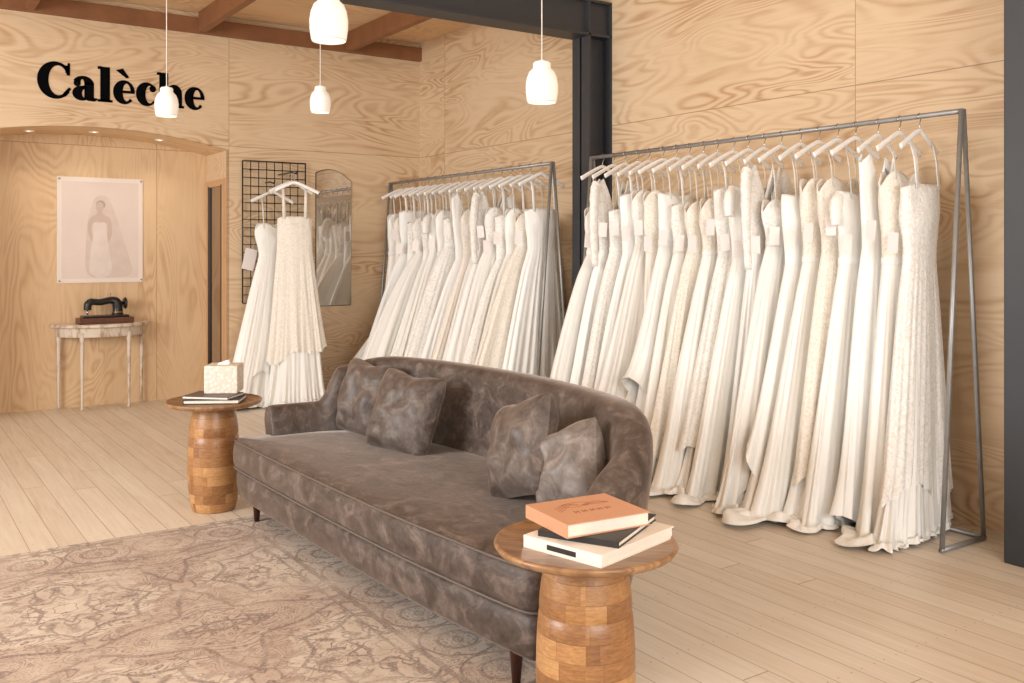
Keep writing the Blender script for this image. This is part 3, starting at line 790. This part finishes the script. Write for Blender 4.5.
S = {
 'satin': ('satin', F_satin, F_satin, 'sweet', .07, 0, 0, 'strapless ivory satin wedding dress'),
 'satinl': ('satinl', F_satin, F_lace, 'square', .09, 0, 0, 'ivory satin wedding dress with lace bodice'),
 'train': ('train', F_satin, F_lace2, 'sweet', .16, 0, 0, 'ivory satin wedding dress with long train'),
 'layer': ('layer', F_satin, F_crepe, 'off', .14, 2, 0, 'layered ivory wedding dress with draped overskirt'),
 'blush': ('blush', F_blush, F_lace2, 'sweet', 0, 0, 0, 'blush satin wedding dress with lace bodice'),
 'crepe': ('crepe', F_crepe, F_crepe, 'square', .05, 0, 0, 'white crepe square-neck wedding dress'),
 'crepeV': ('crepeV', F_crepe, F_crepe, 'v', 0, 0, 0, 'white crepe V-neck wedding dress'),
 'sleeve': ('sleeve', F_crepe, F_lace, 'v', .03, 0, 1, 'long-sleeved lace wedding dress'),
 'lace': ('lace', F_lace, F_lace, 'square', .09, 1, 0, 'scalloped ivory lace wedding dress'),
 'champ': ('champ', F_lace2, F_lace2, 'sweet', .10, 1, 0, 'champagne lace strapless wedding dress'),
 'tulle': ('tulle', F_tulle, F_lace, 'sweet', .08, 2, 0, 'soft tulle wedding dress with lace bodice'),
 'puff': ('puff', F_satin, F_satin, 'off', .14, 0, 2, 'ivory satin off-shoulder wedding dress'),
}
RXX = 4.42; RZ = 2.13
def rack(y0, y1, label, group):
    r = .012
    rail = mk('hanging_rail', *gtube([(RXX, y0, RZ), (RXX, y1, RZ)], .014, 12), M_pipe)
    A = [rail]
    for y in (y0, y1):
        for x in (RXX-.175, RXX+.19):
            A.append(mk('leg', *gtube([(RXX+(x-RXX)*.05, y, RZ+.01), (x, y, .015)], r, 12), M_pipe))
        A.append(mk('foot_bar', *gtube([(RXX-.185, y, .0135), (RXX+.2, y, .0135)], r, 12), M_pipe))
    A.append(mk('floor_rail', *gtube([(RXX+.19, y0, .0135), (RXX+.19, y1, .0135)], r, 12), M_pipe))
    return thing('clothing_rack', label, 'clothing rack', (RXX, (y0+y1)/2, 0), parts=A, world=True)
rack(2.58, 5.44, 'tall galvanised pipe clothing rack with angled legs full of dresses', None)
rack(5.93, 8.70, 'galvanised pipe clothing rack beside the steel column with dresses', None)
HR = RZ-.003
order1 = ['satin', 'sleeve', 'lace', 'crepe', 'tulle', 'blush', 'layer', 'satinl', 'champ', 'train', 'lace', 'puff', 'sleeve', 'tulle', 'layer', 'train', 'champ', 'puff', 'crepeV', 'train', 'lace']
n1 = len(order1)
for i, k in enumerate(order1):
    y = 5.32-(5.32-2.80)*i/(n1-1)+R.uniform(-.008, .008)
    rot = math.radians(R.uniform(0, 12)); f = i/(n1-1)
    hanger((RXX, y, HR), rot, 'white hangers on the long rack', 'white wooden clothes hanger with chrome hook on rack')
    dress((RXX, y, -.0), rot*.6, S[k], random.Random(100+i), 'wedding dresses on the large rack', front=.58-.20*f+R.uniform(-.08, .08), back=.29, tag=R.random() < .85)
order2 = ['satin', 'blush', 'crepe', 'satinl', 'tulle', 'lace', 'puff', 'satin', 'lace', 'crepeV', 'blush', 'satinl', 'sleeve', 'tulle', 'lace', 'satin', 'champ', 'crepe']
n2 = len(order2)
for i, k in enumerate(order2):
    y = 8.48-(8.48-6.08)*i/(n2-1)+R.uniform(-.008, .008)
    rot = math.radians(R.uniform(0, 12)); f = i/(n2-1)
    hanger((RXX, y, HR), rot, 'white hangers on the rack by the corner', 'white wooden clothes hanger with chrome hook on rack')
    dress((RXX, y, 0), rot*.6, S[k], random.Random(300+i), 'wedding dresses on the corner rack', front=.76-.16*f+R.uniform(-.10, .07), back=.28, tag=R.random() < .6)
hanger((GX, GY, GZ-.006), math.radians(-20), 'hangers on the display arm', 'white hanger on the black grid panel arm')
hanger((GX, GY+.08, GZ+.003), math.radians(8), 'hangers on the display arm', 'white hanger on the black grid panel arm')
hanger((G2X, G2Y, G2Z-.006), math.radians(10), 'hangers on the display arm', 'white hanger on the black grid panel arm')
dress((GX, GY, 0), math.radians(-20), ('lace', F_lace2, F_lace2, 'square', .06, 1, 0, 'ivory beaded lace wedding dress'), random.Random(71), 'display dresses on the grid', front=.23, back=.28, dd=.08, place_='hanging from the black grid panel', tag=False, lacehem=.43, mer=0, p=1.0, a0=.16, hz=2.15)
dress((G2X, G2Y, 0), math.radians(8), ('satin', F_satin, F_satin, 'sweet', .09, 2, 0, 'plain ivory satin wedding dress'), random.Random(72), 'display dresses on the grid', front=.46, back=.2, dd=.09, place_='hanging behind a lace dress', tag=False, mer=0, p=1.0, zoff=-.05, lacehem=.15, hz=2.07)
tg = box('swing_ticket', -.06, .06, -.001, .001, -.20, 0, M_tag); st_ = mk('string', *gtube([(0, 0, -.005), (.03, 0, .14)], .0015, 5), M_tag)
thing('price_tag', 'large white card tag hanging beside the display dresses', 'tag', (2.97, 8.70, 1.46), math.radians(10), [tg, st_], rotation=(0, .22, .1))

# ------------------------------------------------------------------ lights, world, camera
w = bpy.data.worlds.new('w'); bpy.context.scene.world = w; w.use_nodes = True
w.node_tree.nodes['Background'].inputs[0].default_value = (.93, .97, 1.0, 1)
w.node_tree.nodes['Background'].inputs[1].default_value = .80
def area(name, loc, target, sx_, sy_, e, col=(1, .99, .965)):
    l = bpy.data.lights.new(name, 'AREA'); l.shape = 'RECTANGLE'; l.size = sx_; l.size_y = sy_; l.energy = e; l.color = col
    o = bpy.data.objects.new(name, l); COL.objects.link(o); o.location = loc
    o.rotation_euler = (Vector(target)-Vector(loc)).to_track_quat('-Z', 'Y').to_euler()
area('window_light', (-3.9, 4.2, 2.2), (3.8, 4.6, .9), 2.8, 1.8, 330)
area('shopfront_light', (.8, -2.8, 2.2), (3.6, 4.5, 1.0), 3.2, 2.2, 195)
def pt(loc, e, r=.05):
    l = bpy.data.lights.new('lamp_light', 'SPOT'); l.energy = e; l.color = (1, .9, .78); l.shadow_soft_size = r; l.spot_size = 2.2; l.spot_blend = 1
    o = bpy.data.objects.new('lamp_light', l); COL.objects.link(o); o.location = loc
for x in (1.15, 1.68, 2.25): pt((x, 9.12, arch(x)-.03), 8)
cam = bpy.data.cameras.new('camera'); co = bpy.data.objects.new('camera', cam); COL.objects.link(co)
co.location = (0, 0, 1.45)
co.rotation_euler = (PI/2, 0, -math.atan2(.563, .827))
cam.sensor_width = 36; cam.lens = 945/1024*36
cam.shift_y = -(341.5-250)/1024
cam.clip_end = 100
bpy.context.scene.camera = co
